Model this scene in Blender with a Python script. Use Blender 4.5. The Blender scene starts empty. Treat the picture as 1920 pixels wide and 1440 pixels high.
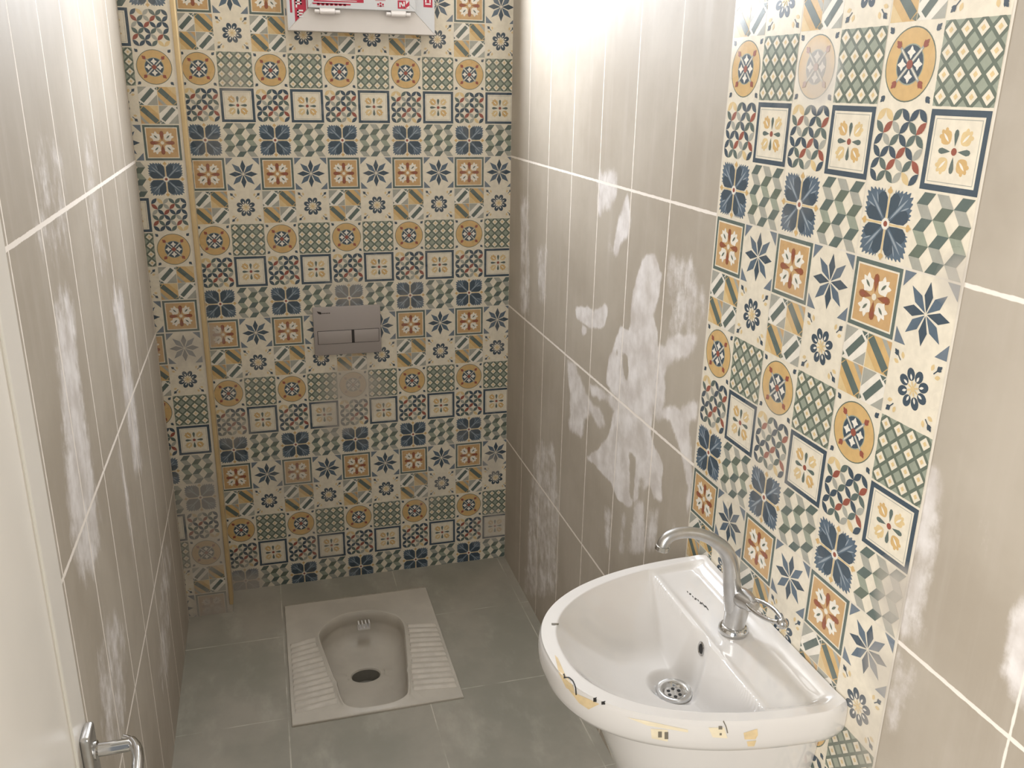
import bpy, bmesh, math, random
import numpy as np
from mathutils import Vector, Matrix
from mathutils.bvhtree import BVHTree

SC = bpy.context.scene
COL = SC.collection
random.seed(4)

# ---------------------------------------------------------------- camera, world, lights, exposure
CAM_F = 1640.81                      # focal length in pixels of the 1920 px wide frame
CAM_C = Vector((-0.8034, -2.8476, 1.7140))
RV = Vector((0.32699, -0.27543, -0.02812))

def rodrigues(r):
    return Matrix.Rotation(r.length, 3, r.normalized())

CAM_R = rodrigues(RV) @ Matrix(((1, 0, 0), (0, 0, -1), (0, 1, 0)))   # world -> x right, y down, z forward
cam_data = bpy.data.cameras.new('camera')
cam_data.sensor_width = 36.0
cam_data.lens = 36.0 * CAM_F / 1920.0
cam_data.clip_start = 0.02
cam = bpy.data.objects.new('camera', cam_data)
COL.objects.link(cam)
rot = Matrix((CAM_R[0], -CAM_R[1], -CAM_R[2])).transposed()
cam.matrix_world = Matrix.Translation(CAM_C) @ rot.to_4x4()
SC.camera = cam

world = bpy.data.worlds.new('daylight')
SC.world = world
world.use_nodes = True
bg = world.node_tree.nodes['Background']
bg.inputs[0].default_value = (0.92, 0.96, 1.0, 1)
bg.inputs[1].default_value = 0.34

def area(name, loc, target, sx, sy, power, color):
    d = bpy.data.lights.new(name, 'AREA')
    d.shape = 'RECTANGLE'
    d.size, d.size_y = sx, sy
    d.energy = power
    d.color = color
    o = bpy.data.objects.new(name, d)
    COL.objects.link(o)
    o.location = loc
    o.rotation_euler = (Vector(target) - Vector(loc)).to_track_quat('-Z', 'Y').to_euler()
    return o

area('hall_daylight', (-1.75, -3.85, 1.75), (-0.1, -1.9, 1.15), 1.2, 1.5, 84, (1.0, 0.96, 0.905))
area('door_fill_light', (0.55, -3.75, 1.55), (-1.07, -2.2, 1.1), 0.8, 1.4, 26, (1.0, 0.96, 0.90))  # added fill from out of view, brightens the face of the door leaf
area('window_daylight', (-0.473, -0.049, 2.13), (-0.473, -1.0, 2.13), 0.205, 0.30, 40, (0.90, 0.94, 1.0))

SC.view_settings.view_transform = 'Standard'
SC.view_settings.look = 'None'
SC.view_settings.gamma = 1.0
SC.view_settings.use_curve_mapping = False
SC.view_settings.exposure = -0.12

# ---------------------------------------------------------------- measures (metres)
W = 1.13            # room width: right wall x = 0, left wall x = -W, back wall y = 0
ZF = 0.015          # floor level below the lowest tile course
ZC = 2.60           # ceiling
YF = -2.66          # front wall with the doorway
CW = 0.1008         # printed square of the patterned tiles
XO = 0.0894         # cut square at the right end of the back wall
D0 = 1.398          # start of the patterned strip on the right wall
PX, PY = -0.99, -0.133   # corner of the tiled pipe boxing

# ---------------------------------------------------------------- helpers
def lin(r, g, b):
    f = lambda c: (c / 255) / 12.92 if c / 255 <= 0.04045 else ((c / 255 + 0.055) / 1.055) ** 2.4
    return (f(r), f(g), f(b), 1.0)

def tag(o, label=None, cat=None, group=None, kind=None):
    if label: o['label'] = label
    if cat: o['category'] = cat
    if group: o['group'] = group
    if kind: o['kind'] = kind
    return o

def empty(name, loc=(0, 0, 0)):
    o = bpy.data.objects.new(name, None)
    o.empty_display_size = 0.05
    COL.objects.link(o)
    o.location = loc
    return o

def link_mesh(name, me, mats, parent=None, smooth=None):
    for m in (mats if isinstance(mats, (list, tuple)) else [mats]):
        me.materials.append(m)
    if smooth is not None:
        for p in me.polygons: p.use_smooth = True
        try: me.set_sharp_from_angle(angle=math.radians(smooth))
        except Exception: pass
    o = bpy.data.objects.new(name, me)
    COL.objects.link(o)
    if parent is not None:
        o.parent = parent
        bpy.context.view_layer.update()
        o.matrix_parent_inverse = parent.matrix_world.inverted()
    return o

def pyobj(name, verts, faces, mats, parent=None, smooth=None, mi=None):
    me = bpy.data.meshes.new(name)
    me.from_pydata([tuple(v) for v in verts], [], faces)
    if mi is not None:
        me.polygons.foreach_set('material_index', np.array(mi, dtype=np.int32))
    me.update()
    return link_mesh(name, me, mats, parent, smooth)

def bmobj(name, bm, mats, parent=None, smooth=None):
    bmesh.ops.recalc_face_normals(bm, faces=bm.faces)
    me = bpy.data.meshes.new(name)
    bm.to_mesh(me); bm.free()
    return link_mesh(name, me, mats, parent, smooth)

def add_box(bm, lo, hi, bevel=0.0, seg=2):
    vs = [bm.verts.new((x, y, z)) for x in (lo[0], hi[0]) for y in (lo[1], hi[1]) for z in (lo[2], hi[2])]
    fs = [bm.faces.new([vs[i] for i in f]) for f in
          ((0, 1, 3, 2), (4, 6, 7, 5), (0, 4, 5, 1), (2, 3, 7, 6), (0, 2, 6, 4), (1, 5, 7, 3))]
    if bevel:
        es = list({e for f in fs for e in f.edges})
        bmesh.ops.bevel(bm, geom=es, offset=bevel, segments=seg, affect='EDGES', profile=0.5)

def box(name, lo, hi, m, parent=None, bevel=0.0, seg=2):
    bm = bmesh.new()
    add_box(bm, lo, hi, bevel, seg)
    return bmobj(name, bm, m, parent, 35 if bevel else None)

def add_loft(bm, rings, close=True, cap0=True, cap1=True):
    R = [[bm.verts.new(p) for p in r] for r in rings]
    n = len(R[0])
    for a, b in zip(R[:-1], R[1:]):
        for i in range(n if close else n - 1):
            j = (i + 1) % n
            bm.faces.new((a[i], a[j], b[j], b[i]))
    if cap0: bm.faces.new(R[0][::-1])
    if cap1: bm.faces.new(R[-1])

def frame_of(t):
    t = t.normalized()
    up = Vector((0, 0, 1)) if abs(t.z) < 0.95 else Vector((0, 1, 0))
    a = t.cross(up).normalized()
    return a, a.cross(t).normalized()

def add_tube(bm, pts, radii, n=20, flat=None):
    pts = [Vector(p) for p in pts]
    if not hasattr(radii, '__len__'): radii = [radii] * len(pts)
    rings, ref = [], None
    for i, p in enumerate(pts):
        t = (pts[min(i + 1, len(pts) - 1)] - pts[max(i - 1, 0)]).normalized()
        if ref is None: a, b = frame_of(t)
        else:
            b = (ref - t * ref.dot(t)).normalized(); a = t.cross(b)
        ref = b
        f = flat or 1.0
        rings.append([p + (a * math.cos(2 * math.pi * k / n) * f + b * math.sin(2 * math.pi * k / n)) * radii[i] for k in range(n)])
    add_loft(bm, rings)

def add_lathe(bm, c, axis, prof, n=36, cap0=True, cap1=True):
    c = Vector(c); t = Vector(axis).normalized(); a, b = frame_of(t)
    add_loft(bm, [[c + t * h + (a * math.cos(2 * math.pi * k / n) + b * math.sin(2 * math.pi * k / n)) * r for k in range(n)] for r, h in prof], True, cap0, cap1)

def spline(pts, n=8):
    pts = [Vector(p) for p in pts]
    P = [pts[0]] + pts + [pts[-1]]
    out = []
    for i in range(1, len(P) - 2):
        for k in range(n):
            t = k / n
            out.append(0.5 * ((2 * P[i]) + (P[i + 1] - P[i - 1]) * t + (2 * P[i - 1] - 5 * P[i] + 4 * P[i + 1] - P[i + 2]) * t * t
                              + (3 * P[i] - P[i - 1] - 3 * P[i + 1] + P[i + 2]) * t ** 3))
    out.append(pts[-1])
    return out

# ---------------------------------------------------------------- materials
class NT:
    """small helper around a node tree"""
    def __init__(self, nt): self.t = nt
    def n(self, kind, **kw):
        nd = self.t.nodes.new(kind)
        for k, v in kw.items(): setattr(nd, k, v)
        return nd
    def put(self, sock, v):
        if hasattr(v, 'is_output') or isinstance(v, bpy.types.NodeSocket): self.t.links.new(v, sock)
        else: sock.default_value = v
    def math(self, op, a, b=None, c=None, clamp=False):
        nd = self.n('ShaderNodeMath', operation=op, use_clamp=clamp)
        self.put(nd.inputs[0], a)
        if b is not None: self.put(nd.inputs[1], b)
        if c is not None: self.put(nd.inputs[2], c)
        return nd.outputs[0]
    def mix(self, f, a, b):
        nd = self.n('ShaderNodeMix', data_type='RGBA')
        self.put(nd.inputs[0], f); self.put(nd.inputs[6], a); self.put(nd.inputs[7], b)
        return nd.outputs[2]
    def step(self, v, lo, hi, t0=0.0, t1=1.0):
        nd = self.n('ShaderNodeMapRange', interpolation_type='SMOOTHSTEP')
        self.put(nd.inputs[0], v); nd.inputs[1].default_value = lo; nd.inputs[2].default_value = hi
        nd.inputs[3].default_value = t0; nd.inputs[4].default_value = t1
        return nd.outputs[0]
    def noise(self, vec, scale, detail=3.0, rough=0.55):
        nd = self.n('ShaderNodeTexNoise')
        self.put(nd.inputs['Vector'], vec)
        nd.inputs['Scale'].default_value = scale; nd.inputs['Detail'].default_value = detail; nd.inputs['Roughness'].default_value = rough
        return nd.outputs[0]
    def scale(self, vec, s):
        nd = self.n('ShaderNodeVectorMath', operation='MULTIPLY')
        self.put(nd.inputs[0], vec); nd.inputs[1].default_value = s
        return nd.outputs[0]
    def pos(self): return self.n('ShaderNodeNewGeometry').outputs['Position']

def new_mat(name):
    m = bpy.data.materials.new(name); m.use_nodes = True
    nt = NT(m.node_tree)
    return m, nt, m.node_tree.nodes['Principled BSDF']

def plain(name, col, rough=0.5, metal=0.0, spec=0.5, coat=0.0, vary=0.0, vscale=8.0):
    m, nt, bs = new_mat(name)
    c = lin(*col)
    if vary:
        f = nt.noise(nt.pos(), vscale)
        d = tuple(x * (1 - vary) for x in c[:3]) + (1,)
        nt.put(bs.inputs['Base Color'], nt.mix(nt.step(f, 0.3, 0.7), d, c))
    else:
        bs.inputs['Base Color'].default_value = c
    bs.inputs['Roughness'].default_value = rough
    bs.inputs['Metallic'].default_value = metal
    bs.inputs['Specular IOR Level'].default_value = spec
    if coat:
        bs.inputs['Coat Weight'].default_value = coat; bs.inputs['Coat Roughness'].default_value = 0.04
    return m

# cement dust lying on the printed tiles
DUST = bpy.data.node_groups.new('cement_dust', 'ShaderNodeTree')
DUST.interface.new_socket('Dust', in_out='OUTPUT', socket_type='NodeSocketFloat')
_g = NT(DUST)
_p = _g.pos()
_n1 = _g.noise(_p, 9.0, 4)
_acc = _g.math('MULTIPLY', _g.step(_g.noise(_p, 4.0, 4, 0.65), 0.50, 0.80, 0.06, 0.40), 1.0)
for (_c, _r, _s) in [((-.545, 0, .755), .13, .80), ((-.60, 0, .64), .11, .6), ((-.47, 0, .70), .10, .4), ((-.53, 0, .86), .1, .35), ((-.55, 0, 1.06), .09, .45),
                     ((-1.05, -.133, .45), .17, .6), ((-1.05, -.133, .02), .16, .95), ((-1.06, -.133, .25), .16, .6),
                     ((-1.05, -.133, .95), .10, .6), ((-.97, 0, .03), .13, .8), ((-.93, 0, .62), .10, .45), ((-.975, 0, .95), .06, .7), ((-.05, 0, .15), .10, .6),
                     ((-.05, 0, .40), .07, .5), ((0, -2.0, 1.06), .075, .85), ((0, -2.0, .93), .07, .6), ((0, -2.0, .82), .1, .5), ((0, -1.66, 1.74), .07, .75), ((0, -2.0, 1.5), .05, .6),
                     ((0, -1.87, 1.98), .06, .6), ((-.3, 0, .33), .12, .3), ((-.76, 0, .42), .12, .35), ((-.86, 0, 1.72), .08, .4)]:
    _d = _g.n('ShaderNodeVectorMath', operation='DISTANCE')
    _g.put(_d.inputs[0], _p); _d.inputs[1].default_value = _c
    _v = _g.math('ADD', _d.outputs['Value'], _g.math('MULTIPLY', _g.math('SUBTRACT', _n1, 0.5), _r * 1.3))
    _acc = _g.math('MAXIMUM', _acc, _g.step(_v, _r * 1.0, _r * 0.25, 0.0, _s))
_o = _g.n('NodeGroupOutput')
_g.put(_o.inputs[0], _acc)

def print_mat(name, col, vary=0.10):
    """glazed printed tile colour under a film of cement dust"""
    m, nt, bs = new_mat(name)
    c = lin(*col)
    d = tuple(x * (1 - vary) for x in c[:3]) + (1,)
    base = nt.mix(nt.step(nt.noise(nt.pos(), 60.0, 3), 0.3, 0.7), d, c)
    g = nt.n('ShaderNodeGroup'); g.node_tree = DUST
    dust = g.outputs[0]
    nt.put(bs.inputs['Base Color'], nt.mix(dust, base, lin(186, 178, 168)))
    nt.put(bs.inputs['Roughness'], nt.math('MULTIPLY_ADD', dust, 0.45, 0.24))
    bs.inputs['Specular IOR Level'].default_value = 0.45
    return m

def wall_tile_mat(name, axis_off, tint=(180, 171, 158), gv=0.0019, gh=0.0031):
    """plain taupe wall tile 20 x 50 cm with pale grout, cement smears from the vertex attribute"""
    m, nt, bs = new_mat(name)
    p = nt.pos()
    sp = nt.n('ShaderNodeSeparateXYZ'); nt.put(sp.inputs[0], p)
    wob = nt.math('MULTIPLY', nt.math('SUBTRACT', nt.noise(p, 55.0, 3), 0.5), 0.0032)
    def line(v, off, period, half):
        a = nt.math('DIVIDE', nt.math('ADD', v, off), period)
        f = nt.math('ABSOLUTE', nt.math('SUBTRACT', nt.math('SUBTRACT', a, nt.math('FLOOR', a)), 0.5))
        d = nt.math('MULTIPLY', nt.math('SUBTRACT', 0.5, f), period)      # distance to nearest joint
        return nt.step(nt.math('ADD', d, wob), half + 0.0006, half - 0.0006)
    lv = line(sp.outputs[1], axis_off, 0.2, gv)
    lh = line(sp.outputs[2], 0.0, 0.5, gh)
    grout = nt.math('MAXIMUM', lv, lh)
    base = nt.mix(nt.step(nt.noise(p, 3.0, 5, 0.6), 0.3, 0.7), lin(tint[0] - 14, tint[1] - 15, tint[2] - 16), lin(*tint))
    # brushed haze, stretched up and down
    streak = nt.noise(nt.scale(p, (22, 22, 1.6)), 1.0, 4, 0.6)
    base = nt.mix(nt.step(streak, 0.48, 0.80, 0, 0.24), base, lin(200, 192, 184))
    at = nt.n('ShaderNodeAttribute', attribute_name='smear')
    s = at.outputs['Fac']
    grain = nt.noise(nt.scale(p, (30, 30, 9)), 1.0, 5, 0.65)
    fine = nt.noise(p, 45.0, 4, 0.6)
    s2 = nt.math('ADD', s, nt.math('MULTIPLY', nt.math('SUBTRACT', grain, 0.5), 0.75))
    s2 = nt.math('ADD', s2, nt.math('MULTIPLY', nt.math('SUBTRACT', nt.noise(p, 28.0, 5, 0.65), 0.5), 0.65))
    s2 = nt.math('MULTIPLY', nt.step(s2, 0.14, 0.52), nt.step(s, 0.02, 0.2))
    s2 = nt.math('MULTIPLY', s2, nt.math('MULTIPLY_ADD', nt.noise(nt.scale(p, (20, 20, 6)), 1.0, 5, 0.65), 0.9, 0.32), clamp=True)
    s2 = nt.math('MULTIPLY', s2, nt.math('MULTIPLY_ADD', fine, 0.3, 0.85), clamp=True)
    smear = nt.mix(nt.step(nt.noise(p, 16.0, 4), 0.3, 0.7), lin(206, 199, 195), lin(238, 234, 233))
    c = nt.mix(nt.math('MULTIPLY', s2, 1.0), base, smear)
    c = nt.mix(grout, c, lin(236, 228, 219))
    nt.put(bs.inputs['Base Color'], c)
    rr = nt.math('MULTIPLY_ADD', streak, 0.22, 0.50)
    rr = nt.math('ADD', rr, nt.math('MULTIPLY', nt.math('MAXIMUM', s2, grout), 0.22))
    nt.put(bs.inputs['Roughness'], rr)
    bs.inputs['Specular IOR Level'].default_value = 0.22
    bmp = nt.n('ShaderNodeBump'); bmp.inputs['Strength'].default_value = 0.25; bmp.inputs['Distance'].default_value = 0.001
    nt.put(bmp.inputs['Height'], nt.math('ADD', nt.math('MULTIPLY', grout, -0.6), nt.math('MULTIPLY', s2, 0.5)))
    nt.put(bs.inputs['Normal'], bmp.outputs[0])
    return m

def floor_mat():
    m, nt, bs = new_mat('floor_tile')
    p = nt.pos()
    sp = nt.n('ShaderNodeSeparateXYZ'); nt.put(sp.inputs[0], p)
    wob = nt.math('MULTIPLY', nt.math('SUBTRACT', nt.noise(p, 40.0, 3), 0.5), 0.003)
    ms = []
    for v, off in ((sp.outputs[0], 0.43 + 0.4 * 10), (sp.outputs[1], 0.32 + 0.4 * 20)):
        a = nt.math('DIVIDE', nt.math('ADD', v, off), 0.4)
        f = nt.math('ABSOLUTE', nt.math('SUBTRACT', nt.math('SUBTRACT', a, nt.math('FLOOR', a)), 0.5))
        d = nt.math('MULTIPLY', nt.math('SUBTRACT', 0.5, f), 0.4)
        ms.append(nt.step(nt.math('ADD', d, wob), 0.0022, 0.001))
    g = nt.math('MULTIPLY', nt.math('MAXIMUM', *ms), nt.step(nt.noise(p, 7.0, 3), 0.35, 0.65))
    base = nt.mix(nt.step(nt.noise(p, 2.6, 5, 0.6), 0.35, 0.65), lin(146, 143, 131), lin(164, 158, 146))
    dust = nt.step(nt.noise(nt.scale(p, (7, 3.5, 7)), 1.0, 5, 0.65), 0.48, 0.78, 0, 0.55)
    c = nt.mix(dust, base, lin(190, 185, 172))
    c = nt.mix(g, c, lin(196, 190, 178))
    nt.put(bs.inputs['Base Color'], c)
    bs.inputs['Roughness'].default_value = 0.62
    bs.inputs['Specular IOR Level'].default_value = 0.35
    return m

M = {}
M['grout'] = print_mat('grout', (226, 218, 204), 0.05)
M['tile_right'] = wall_tile_mat('taupe_tile_right', 20.0)
M['tile_left'] = wall_tile_mat('taupe_tile_left', 20.15, gv=0.0026, gh=0.0040)
M['tile_front'] = wall_tile_mat('taupe_tile_front', 20.0)
M['floor'] = floor_mat()
M['plaster'] = plain('white_plaster', (225, 222, 215), 0.8)
M['ceramic'] = plain('white_glazed_ceramic', (220, 217, 214), 0.10, 0, 0.55, 0.5)
M['pan'] = plain('dusty_ceramic', (198, 191, 179), 0.42, 0, 0.45, 0, 0.12, 9)
M['grip'] = plain('dusty_ribbed_ceramic', (206, 198, 186), 0.5, 0, 0.4, 0, 0.12, 30)
M['chrome'] = plain('chrome', (205, 205, 205), 0.10, 1.0, vary=0.08, vscale=40)
M['dull_chrome'] = plain('dusty_chrome', (205, 204, 203), 0.30, 1.0, vary=0.15, vscale=30)
M['dark'] = plain('dark_hole', (22, 22, 22), 0.6)
M['hole'] = plain('grey_drain_throat', (135, 132, 124), 0.5)
M['pvc'] = plain('white_pvc', (222, 217, 214), 0.38, vary=0.04)
M['film'] = plain('pale_protective_film', (214, 216, 220), 0.25, vary=0.03)
M['red'] = plain('red_film_print', (190, 52, 76), 0.3, vary=0.12, vscale=60)
M['hinge'] = plain('white_hinge_plastic', (244, 240, 240), 0.35)
M['white_print'] = plain('white_film_print', (232, 228, 230), 0.35)
M['bead'] = plain('sand_corner_bead', (212, 186, 140), 0.5, vary=0.12, vscale=14)
M['plate'] = plain('satin_grey_plate', (172, 164, 161), 0.42, 0.1)
M['plate_line'] = plain('shadow_gap_grey', (52, 48, 46), 0.6)
M['door'] = plain('off_white_door', (238, 232, 223), 0.30, vary=0.05, vscale=5)
M['door_bead'] = plain('white_door_bead', (240, 236, 226), 0.3)
M['ink'] = plain('black_ink', (34, 32, 30), 0.5)
M['faint_ink'] = plain('worn_grey_ink', (118, 112, 100), 0.5)
M['tape'] = plain('yellowed_tape', (226, 203, 160), 0.4, vary=0.15, vscale=50)
M['tape_pale'] = plain('pale_tape_residue', (236, 224, 196), 0.35, vary=0.08, vscale=50)
M['cement'] = plain('cement_line', (172, 164, 150), 0.8, vary=0.2, vscale=60)

glass = bpy.data.materials.new('window_glass'); glass.use_nodes = True
_t = NT(glass.node_tree)
for nd in list(glass.node_tree.nodes):
    if nd.type != 'OUTPUT_MATERIAL': glass.node_tree.nodes.remove(nd)
_out = [nd for nd in glass.node_tree.nodes if nd.type == 'OUTPUT_MATERIAL'][0]
_tr = _t.n('ShaderNodeBsdfTransparent'); _gl = _t.n('ShaderNodeBsdfGlossy'); _gl.inputs['Roughness'].default_value = 0.02
_mx = _t.n('ShaderNodeMixShader')
_mx.inputs[0].default_value = 0.06; _t.put(_mx.inputs[1], _tr.outputs[0]); _t.put(_mx.inputs[2], _gl.outputs[0])
_t.put(_out.inputs[0], _mx.outputs[0])
M['glass'] = glass

SMEAR_RIGHT=[
(0.95,1,[(1.097,1.370),(1.142,1.378),(1.184,1.345),(1.174,1.295),(1.151,1.250),(1.187,1.216),(1.190,1.154),(1.188,1.100),(1.190,1.030),(1.187,0.987),(1.210,0.962),(1.259,0.944),(1.254,0.895),(1.266,0.862),(1.229,0.849),(1.201,0.871),(1.171,0.844),(1.128,0.791),(1.100,0.764),(1.035,0.751),(0.984,0.777),(0.872,0.772),(0.812,0.769),(0.903,0.835),(0.951,0.889),(0.976,0.960),(0.998,1.001),(0.914,1.018),(0.923,1.082),(0.967,1.135),(0.952,1.123),(0.990,1.185),(1.043,1.184),(1.043,1.265),(1.064,1.321)]),
(-1,1,[(0.997,1.126),(1.040,1.125),(1.054,1.069),(1.035,1.054),(1.009,1.081)]),
(-1,1,[(0.963,1.125),(0.979,1.130),(0.978,1.103),(0.964,1.098)]),
(-1,1,[(1.074,0.899),(1.122,0.898),(1.124,0.854),(1.118,0.786),(1.098,0.777)]),
(-0.6,1,[(1.129,0.856),(1.184,0.889),(1.185,0.854),(1.137,0.800)]),
(0.85,1,[(0.667,1.146),(0.717,1.166),(0.814,1.178),(0.891,1.212),(0.904,1.189),(0.870,1.149),(0.799,1.129),(0.687,1.122)]),
(0.8,1,[(0.721,1.112),(0.765,1.120),(0.754,1.094),(0.735,1.096)]),
(0.8,2,[(0.939,1.435),(0.991,1.495),(1.005,1.407),(0.961,1.380),(0.927,1.330),(0.910,1.350)]),
(0.5,4,[(0.789,1.522),(0.901,1.539),(0.920,1.473),(0.860,1.435),(0.794,1.404)]),
(0.35,4,[(0.867,1.382),(0.896,1.380),(0.931,1.336),(0.882,1.345)]),
(0.6,2,[(0.620,0.988),(0.678,1.000),(0.784,0.940),(0.896,0.931),(0.924,0.903),(0.883,0.882),(0.816,0.901),(0.767,0.853),(0.779,0.813),(0.650,0.786),(0.662,0.883)]),
(0.6,2,[(0.792,0.981),(1.004,1.002),(0.994,0.953),(0.939,0.973),(0.885,0.961),(0.810,0.949)]),
(0.85,2,[(1.247,1.071),(1.320,1.090),(1.386,1.140),(1.389,1.100),(1.349,1.085),(1.371,1.028),(1.393,0.951),(1.373,0.950),(1.345,0.997),(1.305,1.033),(1.267,1.055),(1.200,1.025),(1.206,1.044)]),
(0.7,2,[(1.371,0.988),(1.390,0.989),(1.397,0.888),(1.384,0.890)]),
(0.8,3,[(1.235,1.216),(1.274,1.237),(1.355,1.262),(1.382,1.281),(1.337,1.217),(1.263,1.179),(1.238,1.155),(1.208,1.159)]),
(0.75,2,[(1.174,1.181),(1.249,1.211),(1.236,1.136),(1.247,1.071),(1.199,1.029),(1.179,1.097)]),
(0.33,6,[(1.199,1.388),(1.301,1.416),(1.394,1.345),(1.389,1.274),(1.241,1.221)]),
(0.4,3,[(0.948,0.689),(0.999,0.714),(1.000,0.582),(0.957,0.580)]),
(0.45,2,[(1.053,0.726),(1.087,0.743),(1.083,0.623),(1.061,0.611)]),
(0.5,2,[(1.128,0.791),(1.179,0.829),(1.200,0.693),(1.103,0.635)]),
(0.45,2,[(1.201,0.813),(1.258,0.845),(1.258,0.730),(1.207,0.697)]),
(0.35,4,[(1.313,0.838),(1.344,0.858),(1.344,0.811),(1.311,0.798)]),
(0.4,4,[(0.125,1.393),(0.214,1.404),(0.253,1.027),(0.136,1.008)]),
(0.35,4,[(0.304,1.262),(0.419,1.282),(0.418,1.100),(0.343,1.077)]),
(0.35,5,[(0.345,0.631),(0.538,0.703),(0.598,0.536),(0.615,0.213),(0.250,-0.012),(0.304,0.394)]),
(0.5,5,[(1.956,1.237),(2.030,1.270),(2.045,1.070),(2.033,1.009),(2.001,0.999)]),
(0.45,5,[(2.012,0.994),(2.048,0.981),(2.039,0.886),(2.010,0.844)]),
(0.65,3,[(2.166,1.111),(2.173,1.173),(2.214,1.225),(2.262,1.040),(2.213,1.050),(2.185,1.051)]),
(0.35,3,[(2.089,1.239),(2.103,1.247),(2.118,1.190),(2.103,1.182)]),
]
SMEAR_LEFT=[
(0.6,3,[(1.336,1.391),(1.187,1.358),(1.234,1.205),(1.238,1.021),(1.251,0.918),(1.351,0.886),(1.462,0.932),(1.460,1.066)]),
(0.6,2,[(0.802,1.284),(0.650,1.251),(0.687,0.800),(0.820,0.842)]),
(0.4,4,[(1.320,0.801),(1.131,0.669),(1.337,0.454),(1.480,0.581),(1.450,0.768)]),
(0.3,5,[(1.327,1.644),(1.089,1.615),(1.142,1.416),(1.441,1.454)]),
(0.45,3,[(0.991,0.995),(0.925,0.968),(0.933,0.670),(0.984,0.698)]),
(0.35,4,[(0.553,0.535),(0.324,0.414),(0.724,0.161),(0.896,0.292)]),
(0.35,4,[(0.919,1.615),(0.799,1.609),(0.804,1.308),(0.958,1.339)]),
]
# ---------------------------------------------------------------- printed tile designs
PC = {  # print colours
 'cream': (233, 224, 205), 'navy': (54, 74, 90), 'blue': (82, 102, 120), 'slate': (106, 120, 134), 'teal': (88, 104, 100),
 'sage': (152, 160, 144), 'olive': (98, 110, 98), 'grey': (168, 168, 158), 'tan': (202, 164, 114), 'mustard': (212, 176, 118),
 'sand': (222, 196, 146), 'red': (150, 78, 62), 'brown': (146, 84, 52), 'white': (238, 232, 220), 'vein': (150, 162, 172)}
PK = list(PC)
PM = [M['grout']] + [print_mat('print_' + k, PC[k]) for k in PK]
PI = {k: i + 1 for i, k in enumerate(PK)}

def ell(cx, cy, rx, ry=None, ang=0.0, n=14):
    ry = rx if ry is None else ry
    ca, sa = math.cos(ang), math.sin(ang)
    return [(cx + rx * math.cos(t) * ca - ry * math.sin(t) * sa, cy + rx * math.cos(t) * sa + ry * math.sin(t) * ca)
            for t in (2 * math.pi * k / n for k in range(n))]

def leaf(cx, cy, L, wd, ang, n=5):
    """pointed vesica of length L and width wd"""
    up = [(-L / 2 + L * k / n, wd / 2 * math.sin(math.pi * k / n) ** 0.9) for k in range(n + 1)]
    pts = up + [(x, -y) for x, y in up[-2:0:-1]]
    ca, sa = math.cos(ang), math.sin(ang)
    return [(cx + x * ca - y * sa, cy + x * sa + y * ca) for x, y in pts]

def drop(cx, cy, L, wd, ang):
    pts = [(-L / 2, 0), (-L * .1, wd * .32), (L * .2, wd * .5), (L * .42, wd * .35), (L / 2, 0)]
    pts = pts + [(x, -y) for x, y in pts[-2:0:-1]]
    ca, sa = math.cos(ang), math.sin(ang)
    return [(cx + x * ca - y * sa, cy + x * sa + y * ca) for x, y in pts]

def rect(x0, y0, x1, y1): return [(x0, y0), (x1, y0), (x1, y1), (x0, y1)]

def rod(x0, y0, x1, y1, wd):
    L = math.hypot(x1 - x0, y1 - y0); nx, ny = -(y1 - y0) / L * wd / 2, (x1 - x0) / L * wd / 2
    return [(x0 + nx, y0 + ny), (x0 - nx, y0 - ny), (x1 - nx, y1 - ny), (x1 + nx, y1 + ny)]

def sq(cx, cy, r, p=4.0, n=16, ang=0.0):
    out = []
    for k in range(n):
        t = 2 * math.pi * k / n
        c, s = math.cos(t), math.sin(t)
        rr = r / (abs(c) ** p + abs(s) ** p) ** (1 / p)
        out.append((cx + rr * math.cos(t + ang), cy + rr * math.sin(t + ang)))
    return out

def fleur(S, x, y, ang, c, lay, s=1.0):
    """three-leaved bud pointing along ang"""
    S.append((c, lay, leaf(x + .02 * s * math.cos(ang), y + .02 * s * math.sin(ang), .11 * s, .055 * s, ang)))
    for d in (0.75, -0.75):
        S.append((c, lay, leaf(x + .012 * s * math.cos(ang + d * 2), y + .012 * s * math.sin(ang + d * 2), .085 * s, .042 * s, ang + d)))

D45 = math.pi / 4
def d_orange():
    S = [('teal', 1, rect(.02, .02, .98, .98)), ('cream', 2, rect(.08, .08, .92, .92)), ('tan', 3, rect(.105, .105, .895, .895))]
    for k in range(4):
        a = D45 + k * math.pi / 2
        x, y = .5 + .215 * math.cos(a) * 1.0, .5 + .215 * math.sin(a)
        S.append(('white', 4, sq(x, y, .098, 3)))
        for b, rr in ((a - .72, .125), (a, .115), (a + .72, .125), (a + 1.75, .085), (a - 1.75, .085)):
            S.append(('white', 5, leaf(x + rr * .75 * math.cos(b), y + rr * .75 * math.sin(b), .14, .075, b)))
        S.append(('olive', 6, leaf(x + .015 * math.cos(a), y + .015 * math.sin(a), .13, .042, a)))
        b = k * math.pi / 2
        S.append(('brown', 5, drop(.5 + .19 * math.cos(b), .5 + .19 * math.sin(b), .27, .115, b)))
        S.append(('red', 6, leaf(.5 + .24 * math.cos(b), .5 + .24 * math.sin(b), .10, .045, b)))
    S.append(('cream', 6, ell(.5, .5, .048, n=10)))
    return S

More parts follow.
